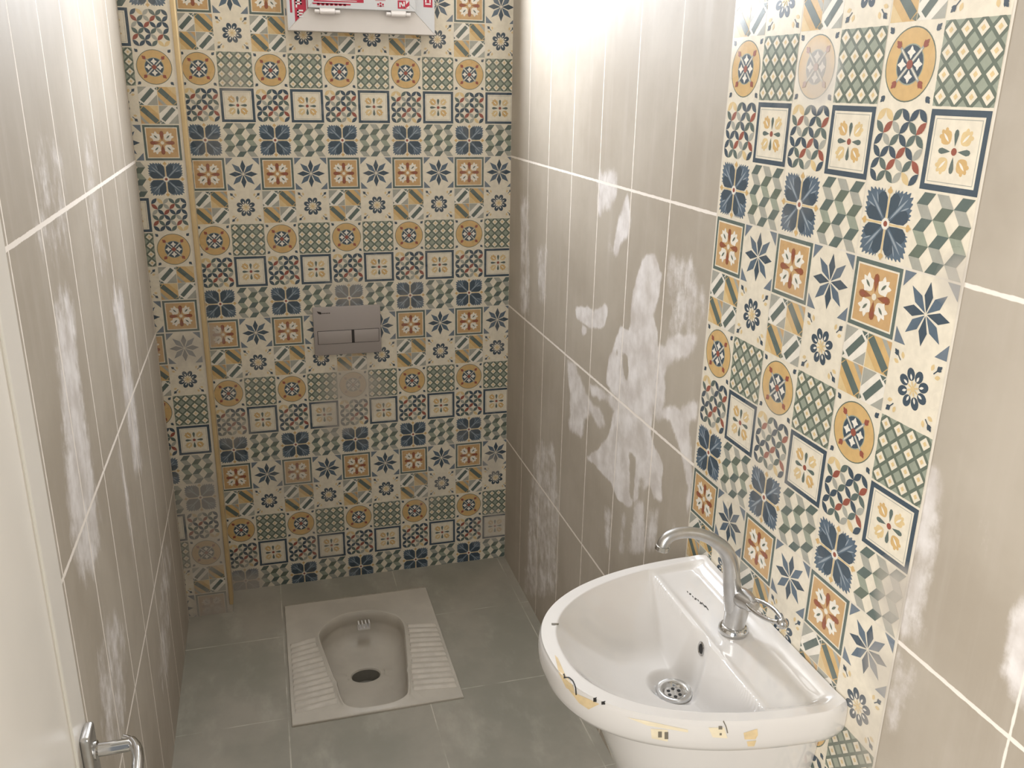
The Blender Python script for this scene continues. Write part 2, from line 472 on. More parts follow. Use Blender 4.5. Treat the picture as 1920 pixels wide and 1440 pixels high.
def d_star():
    S = []
    for k in range(8):
        a = k * D45; L = .42 if k % 2 == 0 else .44
        g = .02
        r2 = .235
        p = [(g, 0), (r2, math.tan(.36) * r2 * .86), (L, 0), (r2, -math.tan(.36) * r2 * .86)]
        ca, sa = math.cos(a), math.sin(a)
        S.append(('navy' if k % 2 == 0 else 'blue', 2, [(.5 + x * ca - y * sa, .5 + x * sa + y * ca) for x, y in p]))
    for x, y in ((0, 0), (1, 0), (1, 1), (0, 1)):
        e = .02; X = x + (e if x == 0 else -e); Y = y + (e if y == 0 else -e); q = .21
        S.append(('slate', 2, [(X, Y), (X + (q if x == 0 else -q), Y), (X, Y + (q if y == 0 else -q))]))
    return S

def d_triangle():
    S = []
    for (ox, oy, kind) in ((0, .5, 'w'), (.5, .5, 't'), (0, 0, 't'), (.5, 0, 'w')):
        T = lambda L: [(ox + .5 * x * .97 + .0075, oy + .5 * y * .97 + .0075) for x, y in L]
        if kind == 'w':     # pale square, bar rising to the right
            S += [('white', 1, T(rect(0, 0, 1, 1))), ('grey', 2, T([(0, 1), (0, .42), (.58, 1)])), ('grey', 2, T([(1, 0), (1, .42), (.5, 0)])),
                  ('teal', 3, T([(.12, .22), (.3, .06), (.92, .72), (.74, .88)])), ('white', 2, T([(.0, .0), (.2, 0), (0, .2)])),
                  ('teal', 3, T([(.72, 1), (1, 1), (.86, .86)])), ('teal', 3, T([(1, .78), (1, .95), (.9, .87)])), ('olive', 3, T([(0, .02), (0, .2), (.1, .1)]))]
        else:               # ochre square, bar falling to the right
            S += [('mustard', 1, T(rect(0, 0, 1, 1))), ('grey', 2, T([(.55, 1), (1, 1), (1, .5)])), ('sand', 2, T([(0, 0), (.5, 0), (0, .5)])), ('tan', 2, T([(.75, 1), (1, 1), (1, .72)])),
                  ('teal', 3, T([(.02, .8), (.22, .98), (.98, .24), (.78, .04)])), ('olive', 3, T([(0, 1), (.22, 1), (0, .84)])), ('olive', 3, T([(1, 0), (1, .2), (.84, .06)]))]
    return S

def d_flower():
    S = []
    for k in range(8):
        a = k * D45 + D45 / 2
        x, y = .5 + .195 * math.cos(a), .5 + .195 * math.sin(a)
        S.append(('navy', 2, ell(x, y, .088, .070, a, 14)))
        S.append(('white', 3, leaf(x - .035 * math.cos(a), y - .035 * math.sin(a), .085, .036, a)))
        S.append(('sand', 4, leaf(.5 + .07 * math.cos(a), .5 + .07 * math.sin(a), .09, .028, a)))
    S.append(('sand', 4, ell(.5, .5, .04, n=10)))
    for k in range(4):
        a = D45 + k * math.pi / 2
        x, y = .5 + .54 * math.cos(a), .5 + .54 * math.sin(a)
        fleur(S, x, y, a, 'navy', 3, 1.0)
        S.append(('navy', 2, rod(.5 + .43 * math.cos(a), .5 + .43 * math.sin(a), x, y, .018)))
        for d in (.16, -.16):
            S.append(('sand', 2, leaf(.5 + .47 * math.cos(a + d), .5 + .47 * math.sin(a + d), .1, .06, a + d * 3)))
    return S

def d_circle():
    S = [('olive', 1, ell(.5, .5, .455, n=40)), ('mustard', 2, ell(.5, .5, .438, n=40)), ('sage', 3, ell(.5, .5, .250, n=28)), ('navy', 4, ell(.5, .5, .234, n=28))]
    for k in range(4):
        a = k * math.pi / 2
        x, y = .5 + .146 * math.cos(a), .5 + .146 * math.sin(a)
        for b, L in ((a, .165), (a + math.pi / 2, .155)):
            S.append(('white', 5, leaf(x, y, L, .075, b)))
        b = a + D45
        S.append(('grey', 6, rod(.5 + .04 * math.cos(b), .5 + .04 * math.sin(b), .5 + .29 * math.cos(b), .5 + .29 * math.sin(b), .042)))
        S.append(('white', 7, rod(.5 + .06 * math.cos(b), .5 + .06 * math.sin(b), .5 + .26 * math.cos(b), .5 + .26 * math.sin(b), .012)))
        fleur(S, .5 + .325 * math.cos(b), .5 + .325 * math.sin(b), b, 'red', 7, 1.15)
        fleur(S, .5 + .575 * math.cos(b), .5 + .575 * math.sin(b), b, 'navy', 3, 1.05)
    S.append(('red', 8, ell(.5, .5, .058, n=12)))
    return S

def d_diamond():
    S = [('sage', 1, rect(.015, .015, .985, .985))]
    g = .25
    for k in range(-5, 5):
        S.append(('olive', 2, [(k * g + .092, 0), (k * g + .158, 0), (k * g + 1.158, 1), (k * g + 1.092, 1)]))
        S.append(('olive', 2, [(k * g + 1.092, 0), (k * g + 1.158, 0), (k * g + .158, 1), (k * g + .092, 1)]))
    for i in range(4):
        for j in range(4):
            x, y = (i + .5) * g, (j + .5) * g
            S.append(('cream', 3, [(x - .093, y), (x, y - .093), (x + .093, y), (x, y + .093)]))
            S.append(('sand', 4, [(x - .038, y), (x, y - .038), (x + .038, y), (x, y + .038)]))
    return S

LAT = ['navy', 'red', 'sand', 'navy', 'grey', 'teal', 'sand', 'navy', 'grey', 'navy', 'teal', 'red', 'sand', 'teal', 'navy', 'grey', 'red', 'sand']
def d_lattice():
    S = []
    n = 6; g = .94 / n
    for i in range(n):
        for j in range(n):
            up = (i + j) % 2 == 1
            c = LAT[(i * 5 + j * 7 + (i * j) % 3) % len(LAT)]
            S.append((c, 2, leaf(.03 + (i + .5) * g, .03 + (j + .5) * g, g * 1.42, g * .66, (D45 if up else -D45))))
    return S

def d_square():
    S = [('navy', 1, rect(.02, .02, .98, .98)), ('cream', 2, rect(.095, .095, .905, .905)), ('grey', 3, rect(.125, .125, .875, .875)), ('cream', 4, rect(.135, .135, .865, .865))]
    for k in range(4):
        a = D45 + k * math.pi / 2
        x, y = .5 + .225 * math.cos(a), .5 + .225 * math.sin(a)
        S.append(('mustard' if k % 2 else 'sand', 5, sq(x, y, .085, 3)))
        for b in (a - .7, a, a + .7):
            S.append(('mustard' if k % 2 else 'sand', 5, ell(x + .075 * math.cos(b), y + .075 * math.sin(b), .045, .03, b, 8)))
        S.append(('white', 6, leaf(x, y, .14, .032, a)))
        b = k * math.pi / 2
        S.append(('teal', 6, drop(.5 + .16 * math.cos(b), .5 + .16 * math.sin(b), .2, .075, b)))
    S.append(('red', 7, ell(.5, .5, .046, n=10)))
    return S

def d_blueflower():
    S = []
    for k in range(4):
        q = k * math.pi / 2
        pts = [(.5 + .05 * math.cos(q + D45), .5 + .05 * math.sin(q + D45))]
        N = 40
        for i in range(N + 1):
            t = math.radians(13 + 64 * i / N)
            R = .46 / max(math.cos(t), math.sin(t))
            R = min(R, .60) * (0.955 + .045 * math.cos(i / N * 2 * math.pi * 9))
            pts.append((.5 + R * math.cos(t + q), .5 + R * math.sin(t + q)))
        S.append(('blue', 1, pts))
        for t, L in ((21, .37), (69, .37)):
            a = q + math.radians(t)
            S.append(('navy', 2, drop(.5 + .255 * math.cos(a), .5 + .255 * math.sin(a), L, .20, a)))
        a = q + D45
        S.append(('vein', 3, leaf(.5 + .30 * math.cos(a), .5 + .30 * math.sin(a), .44, .035, a)))
        for d in (.18, -.18):
            S.append(('vein', 3, leaf(.5 + .40 * math.cos(a + d), .5 + .40 * math.sin(a + d), .17, .022, a + d * 2.2)))
        S.append(('sand', 3, rod(.5, .5, .5 + .42 * math.cos(q), .5 + .42 * math.sin(q), .024)))
        S.append(('mustard', 4, ell(.5 + .43 * math.cos(q), .5 + .43 * math.sin(q), .035, .05, q, 10)))
        S.append(('mustard', 4, leaf(.5 + .455 * math.cos(q), .5 + .455 * math.sin(q), .09, .04, q)))
    S.append(('white', 5, ell(.5, .5, .078, n=14)))
    S.append(('red', 6, ell(.5, .5, .04, n=10)))
    return S

def d_cube():
    S = []
    P, h, a = 1 / 3, 1 / 6, .205
    for c in range(3):
        for j in range(-1, 5):
            x = c * P * .96 + .02; y = j * P * 1.0 + (h if c % 2 == 0 else 0)
            S.append(('teal' if (c + j) % 3 else 'olive', 2, [(x, y), (x + a * .96, y), (x + P * .96, y + h), (x + (P - a) * .96, y + h)]))
            S.append(('sage' if (c + j) % 2 else 'grey', 2, [(x, y), (x + a * .96, y), (x + P * .96, y - h), (x + (P - a) * .96, y - h)]))
    return S

def clip(poly, x0, y0, x1, y1):
    for ax, val, sgn in ((0, x0, 1), (0, x1, -1), (1, y0, 1), (1, y1, -1)):
        out = []
        n = len(poly)
        for i in range(n):
            p, q = poly[i], poly[(i + 1) % n]
            dp, dq = (p[ax] - val) * sgn, (q[ax] - val) * sgn
            if dp >= 0: out.append(p)
            if dp * dq < 0:
                t = dp / (dp - dq)
                out.append((p[0] + (q[0] - p[0]) * t, p[1] + (q[1] - p[1]) * t))
        poly = out
        if len(poly) < 3: return []
    res = [poly[0]]
    for p in poly[1:]:
        if abs(p[0] - res[-1][0]) + abs(p[1] - res[-1][1]) > 1e-6: res.append(p)
    while len(res) > 2 and abs(res[0][0] - res[-1][0]) + abs(res[0][1] - res[-1][1]) < 1e-6: res.pop()
    return res if len(res) > 2 else []

def rank(S):
    out = []
    for c, l, p in sorted(S, key=lambda q: q[1]):
        p = clip(p, .012, .012, .988, .988)
        if p: out.append((c, len(out), p))
    return out
COLA = [d_orange(), d_triangle(), d_circle(), d_lattice(), d_blueflower()]
COLB = [d_star(), d_flower(), d_diamond(), d_square(), d_cube()]
COLA, COLB = [rank(S) for S in COLA], [rank(S) for S in COLB]

class Printed:
    """collects printed tiles on a plane: to3 maps (s, z, height) to a point; one mesh in the end"""
    def __init__(self, to3): self.v, self.f, self.m, self.to3 = [], [], [], to3
    def poly(self, pts, lay, mi):
        h = lay * 0.000008
        n = len(self.v)
        self.v += [self.to3(s, z, h) for s, z in pts]
        self.f.append(tuple(range(n, n + len(pts))))
        self.m.append(mi)
    def tile(self, s0, z0, rects, flip=False, cw=CW):
        """one 2 x 5 square tile whose lower left corner is s0, z0"""
        sc, zc = s0 + cw, z0 + .25
        R = (lambda p: (2 * sc - p[0], 2 * zc - p[1])) if flip else (lambda p: p)
        for r in rects:
            if s0 + 2 * cw < r[0] or s0 > r[2] or z0 + .5 < r[1] or z0 > r[3]: continue
            g = clip([R(p) for p in rect(s0 + .0011, z0 + .0014, s0 + 2 * cw - .0011, z0 + .4986)], *r)
            if g: self.poly(g, 12, PI['cream'])
            for ci, colm in enumerate((COLA, COLB)):
                for ri, S in enumerate(colm):
                    for (c, lay, pts) in S:
                        q = [R((s0 + (ci + x) * cw, z0 + .5 - (ri + 1 - y) * .1)) for x, y in pts]
                        q = clip(q, *r)
                        if q: self.poly(q, lay + 24, PI[c])
# ---------------------------------------------------------------- room shell
def grid_wall(name, s1, z0, z1, step, to3, mat, smears, s0=0.0, parent=None):
    """fine grid with a smear attribute; s runs away from the back wall"""
    ns, nz = int(round((s1 - s0) / step)) + 1, int(round((z1 - z0) / step)) + 1
    s = np.linspace(s0, s1, ns); z = np.linspace(z0, z1, nz)
    S, Z = np.meshgrid(s, z)
    A = np.zeros_like(S)
    for st, blur, pts in smears:
        P = np.array(pts)
        inside = np.zeros(S.shape, bool)
        for (xa, ya), (xb, yb) in zip(P, np.roll(P, -1, 0)):
            if ya == yb: continue
            c = ((ya > Z) != (yb > Z)) & (S < (xb - xa) * (Z - ya) / (yb - ya) + xa)
            inside ^= c
        m = inside.astype(float)
        for _ in range(blur * 2):
            pad = np.pad(m, 1, mode='edge')
            m = (pad[1:-1, :-2] + pad[1:-1, 2:] + pad[:-2, 1:-1] + pad[2:, 1:-1] + 2 * pad[1:-1, 1:-1]) / 6
        if st > 0: A = np.maximum(A, m * st)
        else: A = A * (1 + st * m)
    co = np.array([to3(a, b, 0.0) for a, b in zip(S.ravel(), Z.ravel())], dtype=np.float32)
    me = bpy.data.meshes.new(name)
    idx = np.arange(ns * nz).reshape(nz, ns)
    q = np.stack([idx[:-1, :-1], idx[:-1, 1:], idx[1:, 1:], idx[1:, :-1]], -1).reshape(-1, 4)
    me.from_pydata(co.tolist(), [], q.tolist())
    at = me.attributes.new('smear', 'FLOAT', 'POINT')
    at.data.foreach_set('value', A.ravel().astype(np.float32))
    me.update()
    return me

R3 = lambda s, z, h: (-h, -s, z)                 # right wall
L3 = lambda s, z, h: (-W + h, -s, z)             # left wall
B3 = lambda s, z, h: (s, -h, z)                  # back wall, s = x
P3 = lambda s, z, h: (s, PY - h, z)              # front of the pipe boxing
Q3 = lambda s, z, h: (PX + h, s, z)              # side of the pipe boxing, s = y

# right wall: plain tiles all along, the printed strip fixed on them
me = grid_wall('wall_right', 2.70, ZF - .02, ZC, 0.008, R3, None, SMEAR_RIGHT)
pr = Printed(R3)
RS = [(D0, ZF - .02, D0 + 6 * CW, ZC)]
pr.poly(rect(D0 - .003, ZF - .02, D0 + 6 * CW + .003, ZC), 50, 0)
pr.to3 = lambda s, z, h: (-h - .00045, -s, z)
for k in range(3):
    for j in range(6):
        pr.tile(D0 + 2 * CW * k, j * .5, RS)
bmA = bmesh.new(); bmA.from_mesh(me)
base_n = len(me.polygons)
me2 = bpy.data.meshes.new('strip'); me2.from_pydata(pr.v, [], pr.f)
me2.polygons.foreach_set('material_index', np.array(pr.m, dtype=np.int32) + 1)
bmA.from_mesh(me2)
meR = bpy.data.meshes.new('wall_right'); bmA.to_mesh(meR); bmA.free()
o = link_mesh('wall_right', meR, [M['tile_right']] + PM)
tag(o, 'right wall of smeared taupe tiles with a patterned tile strip', None, None, 'structure')

me = grid_wall('wall_left', 2.70, ZF - .02, ZC, 0.010, L3, None, [(s * .85, b * 3, p) for s, b, p in SMEAR_LEFT])
o = link_mesh('wall_left', me, [M['tile_left']])
tag(o, 'left wall of glossy taupe tiles with cement streaks', None, None, 'structure')

# back wall with the window opening
WX0, WX1, WZ0, WZ1 = -.689, -.257, 1.8595, 2.40
oX0, oX1, oZ0, oZ1 = WX0 + .03, WX1 - .03, WZ0 + .03, WZ1 - .03
BR = [(-W, ZF - .02, 0, oZ0), (-W, oZ0, oX0, oZ1), (oX1, oZ0, 0, oZ1), (-W, oZ1, 0, ZC)]
pb = Printed(B3)
for r in BR: pb.poly(rect(*r), 0, 0)
s_right = -XO - CW
for k in range(6):
    for j in range(6):
        pb.tile(s_right - 2 * CW * k, j * .5, BR)
o = pyobj('wall_back', pb.v, pb.f, PM, mi=pb.m)
tag(o, 'back wall of patterned blue and ochre tiles', None, None, 'structure')

# tiled pipe boxing in the back left corner
pp = Printed(P3)
PR = [(-W, ZF - .02, PX, ZC)]
pp.poly(rect(-W, ZF - .02, PX, ZC), 0, 0)
sL = PX - .014 - 2 * CW
for j, fl in enumerate((True, False, True, True, False, True)):
    pp.tile(sL, j * .5, PR, fl)
nv = len(pp.v)
pp.to3 = Q3
pp.poly([(PY, ZF - .02), (0, ZF - .02), (0, ZC), (PY, ZC)], 0, PI['cream'])
o = pyobj('wall_boxing', pp.v, pp.f, PM, mi=pp.m)
tag(o, 'patterned tile boxing in the back left corner', None, None, 'structure')
bm = bmesh.new()
add_box(bm, (PX - .008, PY - .004, ZF + .03), (PX + .004, PY + .05, ZC), .002)
o = bmobj('trim_1', bm, M['bead'], None, 40)
tag(o, 'sand coloured corner bead on the tiled boxing', None, None, 'structure')

# floor with the hole for the squat pan, threshold and passage beyond the doorway
hx0, hx1, hy0, hy1 = -.80, -.35, -.73, -.17
fv, ff = [], []
for (x0, y0, x1, y1) in [(-W, hy1, 0, 0), (-W, hy0, hx0, hy1), (hx1, hy0, 0, hy1), (-W, YF - .12, 0, hy0), (-1.9, -5.0, 0.9, YF - .12)]:
    n = len(fv); fv += [(x0, y0, ZF), (x1, y0, ZF), (x1, y1, ZF), (x0, y1, ZF)]; ff.append((n, n + 1, n + 2, n + 3))
o = pyobj('floor', fv, ff, M['floor'])
tag(o, 'dusty grey floor tiles', None, None, 'structure')
o = pyobj('ceiling', [(-W, YF, ZC), (0, YF, ZC), (0, 0, ZC), (-W, 0, ZC)], [(0, 1, 2, 3)], M['plaster'])
tag(o, None, None, None, 'structure')
# front wall around the doorway (behind the photographer)
DX0, DX1, DZ = -1.075, -.19, 2.12
bm = bmesh.new()
add_box(bm, (-W - .1, YF - .12, ZF - .02), (DX0, YF, ZC))
add_box(bm, (DX1, YF - .12, ZF - .02), (0.1, YF, ZC))
add_box(bm, (DX0, YF - .12, DZ), (DX1, YF, ZC))
o = bmobj('wall_front', bm, M['plaster'])
tag(o, None, None, None, 'structure')

# ---------------------------------------------------------------- window with its protective film
win = empty('window_1', (-.473, 0, WZ0))
tag(win, 'small white window in printed film, high on the back wall', None, None, 'structure')
def quad_prism(bm, pts, y0, y1):
    a = [bm.verts.new((x, y0, z)) for x, z in pts]; b = [bm.verts.new((x, y1, z)) for x, z in pts]
    n = len(pts)
    bm.faces.new(a); bm.faces.new(b[::-1])
    for i in range(n): bm.faces.new((a[i], b[i], b[(i + 1) % n], a[(i + 1) % n]))
FW = .0635
def mitred(bm, x0, x1, z0, z1, w, y0, y1):
    O = [(x0, z0), (x1, z0), (x1, z1), (x0, z1)]; I = [(x0 + w, z0 + w), (x1 - w, z0 + w), (x1 - w, z1 - w), (x0 + w, z1 - w)]
    for i in range(4):
        j = (i + 1) % 4
        quad_prism(bm, [O[i], O[j], I[j], I[i]], y0, y1)
bm = bmesh.new(); mitred(bm, WX0, WX1, WZ0, WZ1, FW, -.045, .05)
bmesh.ops.bevel(bm, geom=list(bm.edges), offset=.0012, segments=1, affect='EDGES')
bmobj('window_frame', bm, M['pvc'], win)
SX0, SX1, SZ0, SZ1 = WX0 + FW - .004, WX1 - FW + .004, WZ0 + FW - .001, WZ1 - FW + .004
bm = bmesh.new(); mitred(bm, SX0, SX1, SZ0, SZ1, .055, -.060, .03)
bmesh.ops.bevel(bm, geom=list(bm.edges), offset=.0012, segments=1, affect='EDGES')
sash = bmobj('sash', bm, M['film'], win)
box('window_pane', (SX0 + .05, -.056, SZ0 + .05), (SX1 - .05, -.052, SZ1 - .05), M['glass'], sash)
for hx in (-.575, -.368):
    bm = bmesh.new()
    add_lathe(bm, (hx - .037, -.0535, 1.9135), (1, 0, 0), [(.0001, 0), (.0056, .001), (.0056, .0135), (.0042, .014), (.0042, .0155), (.0076, .016), (.0076, .058), (.0042, .0585), (.0042, .060), (.0056, .0605), (.0056, .073), (.0001, .074)], 16)
    add_box(bm, (hx - .022, -.0595, 1.9145), (hx + .022, -.0452, 1.9225), .001)
    bmobj('hinge', bm, M['hinge'], win, 40)
# film left on the side members of the frame, and the print on it
film = pyobj('protective_film', [(WX0 + .002, -.0454, WZ0 + .004), (WX0 + FW - .002, -.0454, WZ0 + FW), (WX0 + FW - .002, -.0454, WZ1 - FW), (WX0 + .002, -.0454, WZ1 - .004),
              (WX1 - .002, -.0454, WZ0 + .004), (WX1 - FW + .002, -.0454, WZ0 + FW), (WX1 - FW + .002, -.0454, WZ1 - FW), (WX1 - .002, -.0454, WZ1 - .004)],
             [(0, 1, 2, 3), (7, 6, 5, 4)], M['film'], win)
def flat(name, polys, y, m, parent):
    v, f = [], []
    for p in polys:
        n = len(v); v += [(x, y, z) for x, z in p]; f.append(tuple(range(n, n + len(p))))
    return pyobj(name, v, f, m, parent)
def letter(ch, x, z, h, w=None, st=None, ang=0.0):
    """block letters from bars, lower left corner x, z"""
    w = w or h * .62; st = st or h * .2
    B = {'P': [(0, 0, st, h), (0, h - st, w, h), (0, h * .42, w, h * .42 + st), (w - st, h * .42, w, h)],
         'E': [(0, 0, st, h), (0, 0, w, st), (0, h - st, w, h), (0, h / 2 - st / 2, w * .9, h / 2 + st / 2)],
         'N': [(0, 0, st, h), (w - st, 0, w, h)], 'I': [(w / 2 - st / 2, 0, w / 2 + st / 2, h)],
         'L': [(0, 0, st, h), (0, 0, w, st)]}[ch]
    out = [rect(*b) for b in B]
    if ch == 'N': out.append([(0, h), (st * 1.15, h), (w, 0), (w - st * 1.15, 0)])
    ca, sa = math.cos(ang), math.sin(ang)
    return [[(x + a * ca - b * sa, z + a * sa + b * ca) for a, b in p] for p in out]
# left member: red upright bands, white letters reading downwards
bands = [[(-.6795, 1.9075), (-.6735, 1.9075), (-.6735, 2.3), (-.6795, 2.3)], [(-.6670, 1.8830), (-.6340, 1.9160), (-.6340, 2.3), (-.6670, 2.3)], [(-.6310, 1.9190), (-.6275, 1.9225), (-.6275, 2.3), (-.6310, 2.3)]]
flat('film_print', bands, -.0457, M['red'], film)
ls = []
for ch, z in (('E', 1.8960), ('P', 1.9215), ('E', 1.9470), ('P', 1.9725)):
    ls += letter(ch, -.6635 if ch == 'P' else -.6600, z, .0200, .0170, .0042)
flat('film_letters', ls, -.0460, M['white_print'], film)
flat('film_print', [[(-.291, 1.937), (-.264, 1.936), (-.264, 2.02), (-.291, 2.02)]], -.0457, M['red'], film)
flat('film_letters', [rect(-.286, 1.949, -.282, 2.0), rect(-.286, 1.9435, -.269, 1.9475), rect(-.273, 1.949, -.269, 2.0)], -.0460, M['white_print'], film)
# sash: red print along the bottom rail
sp_ = [[(-.613, 1.9385), (-.470, 1.9400), (-.470, 1.975), (-.613, 1.975)], [(-.6165, 1.9335), (-.600, 1.934), (-.512, 1.9285), (-.507, 1.9300), (-.5065, 1.9345), (-.60, 1.9385), (-.6165, 1.9375)]]
flat('film_print', sp_[:1], -.0604, M['red'], sash)
tops = []
for i in range(7): tops.append(rect(-.604 + i * .0125, 1.9285 + .0002 * i, -.596 + i * .0125, 1.9348))
tops.append(rect(-.6165, 1.9315, -.508, 1.9355))
flat('film_print', tops, -.0604, M['red'], sash)
flat('film_letters', [rect(-.60, 1.9425, -.49, 1.9445)] + [rect(-.60 + i * .016, 1.947, -.592 + i * .016, 1.968) for i in range(7)], -.0607, M['white_print'], sash)
flat('film_print', [rect(-.3705, 1.9285, -.3565, 1.951), rect(-.3565, 1.9285, -.336, 1.951)], -.0604, M['red'], sash)
ls = letter('N', -.366, 1.9325, .0155, .0165, .0042) + [[(-.3475, 1.930), (-.3365, 1.9285), (-.3365, 1.9375)], [(-.3465, 1.9400), (-.3365, 1.9500), (-.3465, 1.951)]]
flat('film_letters', ls, -.0607, M['white_print'], sash)
lg = [ell(-.428, 1.938, .003, n=8), ell(-.421, 1.941, .003, n=8), ell(-.414, 1.938, .003, n=8), ell(-.421, 1.934, .003, n=8), rod(-.431, 1.933, -.411, 1.933, .0015), rod(-.436, 1.948, -.406, 1.949, .0013)]
flat('film_print', lg, -.0604, M['red'], sash)

# ---------------------------------------------------------------- door leaf opened against the left wall, with its lever handle
XD = -1.070
door = box('door_1', (XD - .038, -2.60, ZF + .008), (XD, -1.797, 2.08), M['door'], None, .0015)
tag(door, 'off-white door leaf opened against the left wall', None, None, 'structure')
bm = bmesh.new(); add_box(bm, (XD - .001, -1.871, ZF + .02), (XD + .0022, -1.8635, 2.07), .001)
bmobj('door_bead', bm, M['door_bead'], door, 40)
HY = -1.825
hn = empty('door_handle', (XD, HY, .88)); hn.parent = door; hn.matrix_parent_inverse = door.matrix_world.inverted()
bm = bmesh.new(); add_box(bm, (XD, HY - .019, .700), (XD + .0125, HY + .019, .9305), .005, 3)
bmobj('handle_plate', bm, M['dull_chrome'], hn, 40)
bm = bmesh.new()
add_lathe(bm, (XD + .011, HY, .897), (1, 0, 0), [(.0001, 0), (.0125, .0), (.0125, .004), (.0088, .006), (.0085, .040), (.0075, .043)], 24)
bmobj('handle_neck', bm, M['chrome'], hn, 40)
bm = bmesh.new()
add_tube(bm, spline([(XD + .045, HY + .012, .897), (XD + .055, HY + .004, .897), (XD + .064, HY - .014, .897), (XD + .068, HY - .045, .8955), (XD + .068, HY - .090, .893), (XD + .066, HY - .125, .891)], 6), [.0075] * 6 + [.0090] * 6 + [.0095] * 6 + [.0095] * 6 + [.0085] * 6 + [.006], 18, 0.8)
bmobj('handle_lever', bm, M['chrome'], hn, 60)
# ---------------------------------------------------------------- dual flush plate on the back wall
fp = empty('flush_plate', (-.554, 0, .862))
tag(fp, 'grey rectangular dual flush plate on the patterned back wall', 'flush plate')
px0, px1, pz0, pz1 = -.6635, -.4440, .8625, 1.0255
box('cover', (px0, -.0115, pz0), (px1, -.0003, pz1), M['plate'], fp, .0022)
bz0, bz1 = .9020, .9450
flat('button_gap', [rect(px0 + .0115, bz0 - .0015, px1 - .0065, bz1 + .0015)], -.0117, M['plate_line'], fp)
box('button', (px0 + .0130, -.0135, bz0), (-.5415, -.0118, bz1), M['plate'], fp, .0006)
box('button', (-.5325, -.0128, bz0), (px1 - .0080, -.0118, bz1), M['plate'], fp, .0006)
lg = [[(-.6505, 1.0135), (-.6375, 1.0105), (-.6340, 1.0040), (-.6400, 1.0025), (-.6465, 1.0060)]] + [rect(-.633 + i * .0052, 1.0040, -.6293 + i * .0052, 1.0072) for i in range(5)]
flat('logo', lg, -.0118, M['plate_line'], fp)['label'] = 'small dark printed logo'

# ---------------------------------------------------------------- squat toilet let into the floor
st = empty('squat_toilet', (-.575, -.445, ZF))
tag(st, 'dusty white ceramic squat toilet pan set in the floor', 'squat toilet')
OC = Vector((-.578, -.49))
KEY = [(-.447, -.38), (-.452, -.335), (-.475, -.298), (-.520, -.266), (-.578, -.255), (-.640, -.264), (-.688, -.300), (-.712, -.338), (-.7165, -.38),
       (-.700, -.50), (-.684, -.62), (-.677, -.685), (-.664, -.718), (-.630, -.735), (-.580, -.739), (-.530, -.735), (-.496, -.716), (-.484, -.685), (-.472, -.60), (-.458, -.48)]
OPN = [Vector((p.x, p.y)) for p in spline([(x, y, 0) for x, y in KEY + KEY[:1]], 6)[:-1]]
NO = len(OPN)
RX0, RX1, RY0, RY1 = -.821, -.331, -.762, -.152
def to_rect(p, inset, z):
    d = p - OC
    x0, x1, y0, y1 = RX0 + inset - OC.x, RX1 - inset - OC.x, RY0 + inset - OC.y, RY1 - inset - OC.y
    t = min([b / a for a, b in ((d.x, x1 if d.x > 0 else x0), (d.y, y1 if d.y > 0 else y0)) if abs(a) > 1e-6])
    return Vector((OC.x + d.x * t, OC.y + d.y * t, z))
# put a ring vertex exactly on each corner
ang = lambda p: math.atan2(p[1] - OC.y, p[0] - OC.x)
for cx, cy in ((RX0, RY0), (RX1, RY0), (RX1, RY1), (RX0, RY1)):
    i = min(range(NO), key=lambda k: abs(math.remainder(ang(OPN[k]) - ang((cx, cy)), 2 * math.pi)))
    d = Vector((cx, cy)) - OC
    OPN[i] = OC + d.normalized() * (OPN[i] - OC).length
DC = Vector((-.583, -.445))
def ring(sc, z, mixd=0.0):
    c = OC.lerp(DC, mixd)
    return [Vector((c.x + (p.x - OC.x) * sc, c.y + (p.y - OC.y) * sc, z)) for p in OPN]
def drain_ring(r, z):
    return [Vector((DC.x + .045 * r * math.cos(ang(p)), DC.y + .034 * r * math.sin(ang(p)), z)) for p in OPN]
T = ZF + .007
bm = bmesh.new()
rings = [[to_rect(p, 0, ZF) for p in OPN], [to_rect(p, 0, T - .002) for p in OPN], [to_rect(p, .002, T) for p in OPN],
         [p.to_3d() + Vector((0, 0, T)) + (p - OC).normalized().to_3d() * .016 for p in OPN],
         [p.to_3d() + Vector((0, 0, T + .0035)) + (p - OC).normalized().to_3d() * .009 for p in OPN],
         [p.to_3d() + Vector((0, 0, T + .003)) + (p - OC).normalized().to_3d() * .003 for p in OPN],
         ring(.995, T - .003), ring(.985, T - .014), ring(.978, T - .032), ring(.985, T - .036), ring(.975, T - .046), ring(.945, T - .066, .1),
         ring(.87, T - .085, .25), ring(.72, T - .097, .5), ring(.5, T - .104, .8), drain_ring(1.35, T - .108), drain_ring(1.08, T - .111), drain_ring(1.0, T - .116)]
add_loft(bm, rings, True, False, False)
pan = bmobj('pan', bm, M['pan'], st, 38)
bm = bmesh.new(); add_loft(bm, [drain_ring(1.0, T - .116), drain_ring(.97, T - .135), drain_ring(.9, T - .155)], True, False, True)
bmobj('drain_hole', bm, M['hole'], st, 40)['label'] = 'dark oval drain hole'
def edge_x(y, side):
    xs = [p.x for p in OPN if abs(p.y - y) < .02]
    return (min(xs) - .013) if side < 0 else (max(xs) + .013)
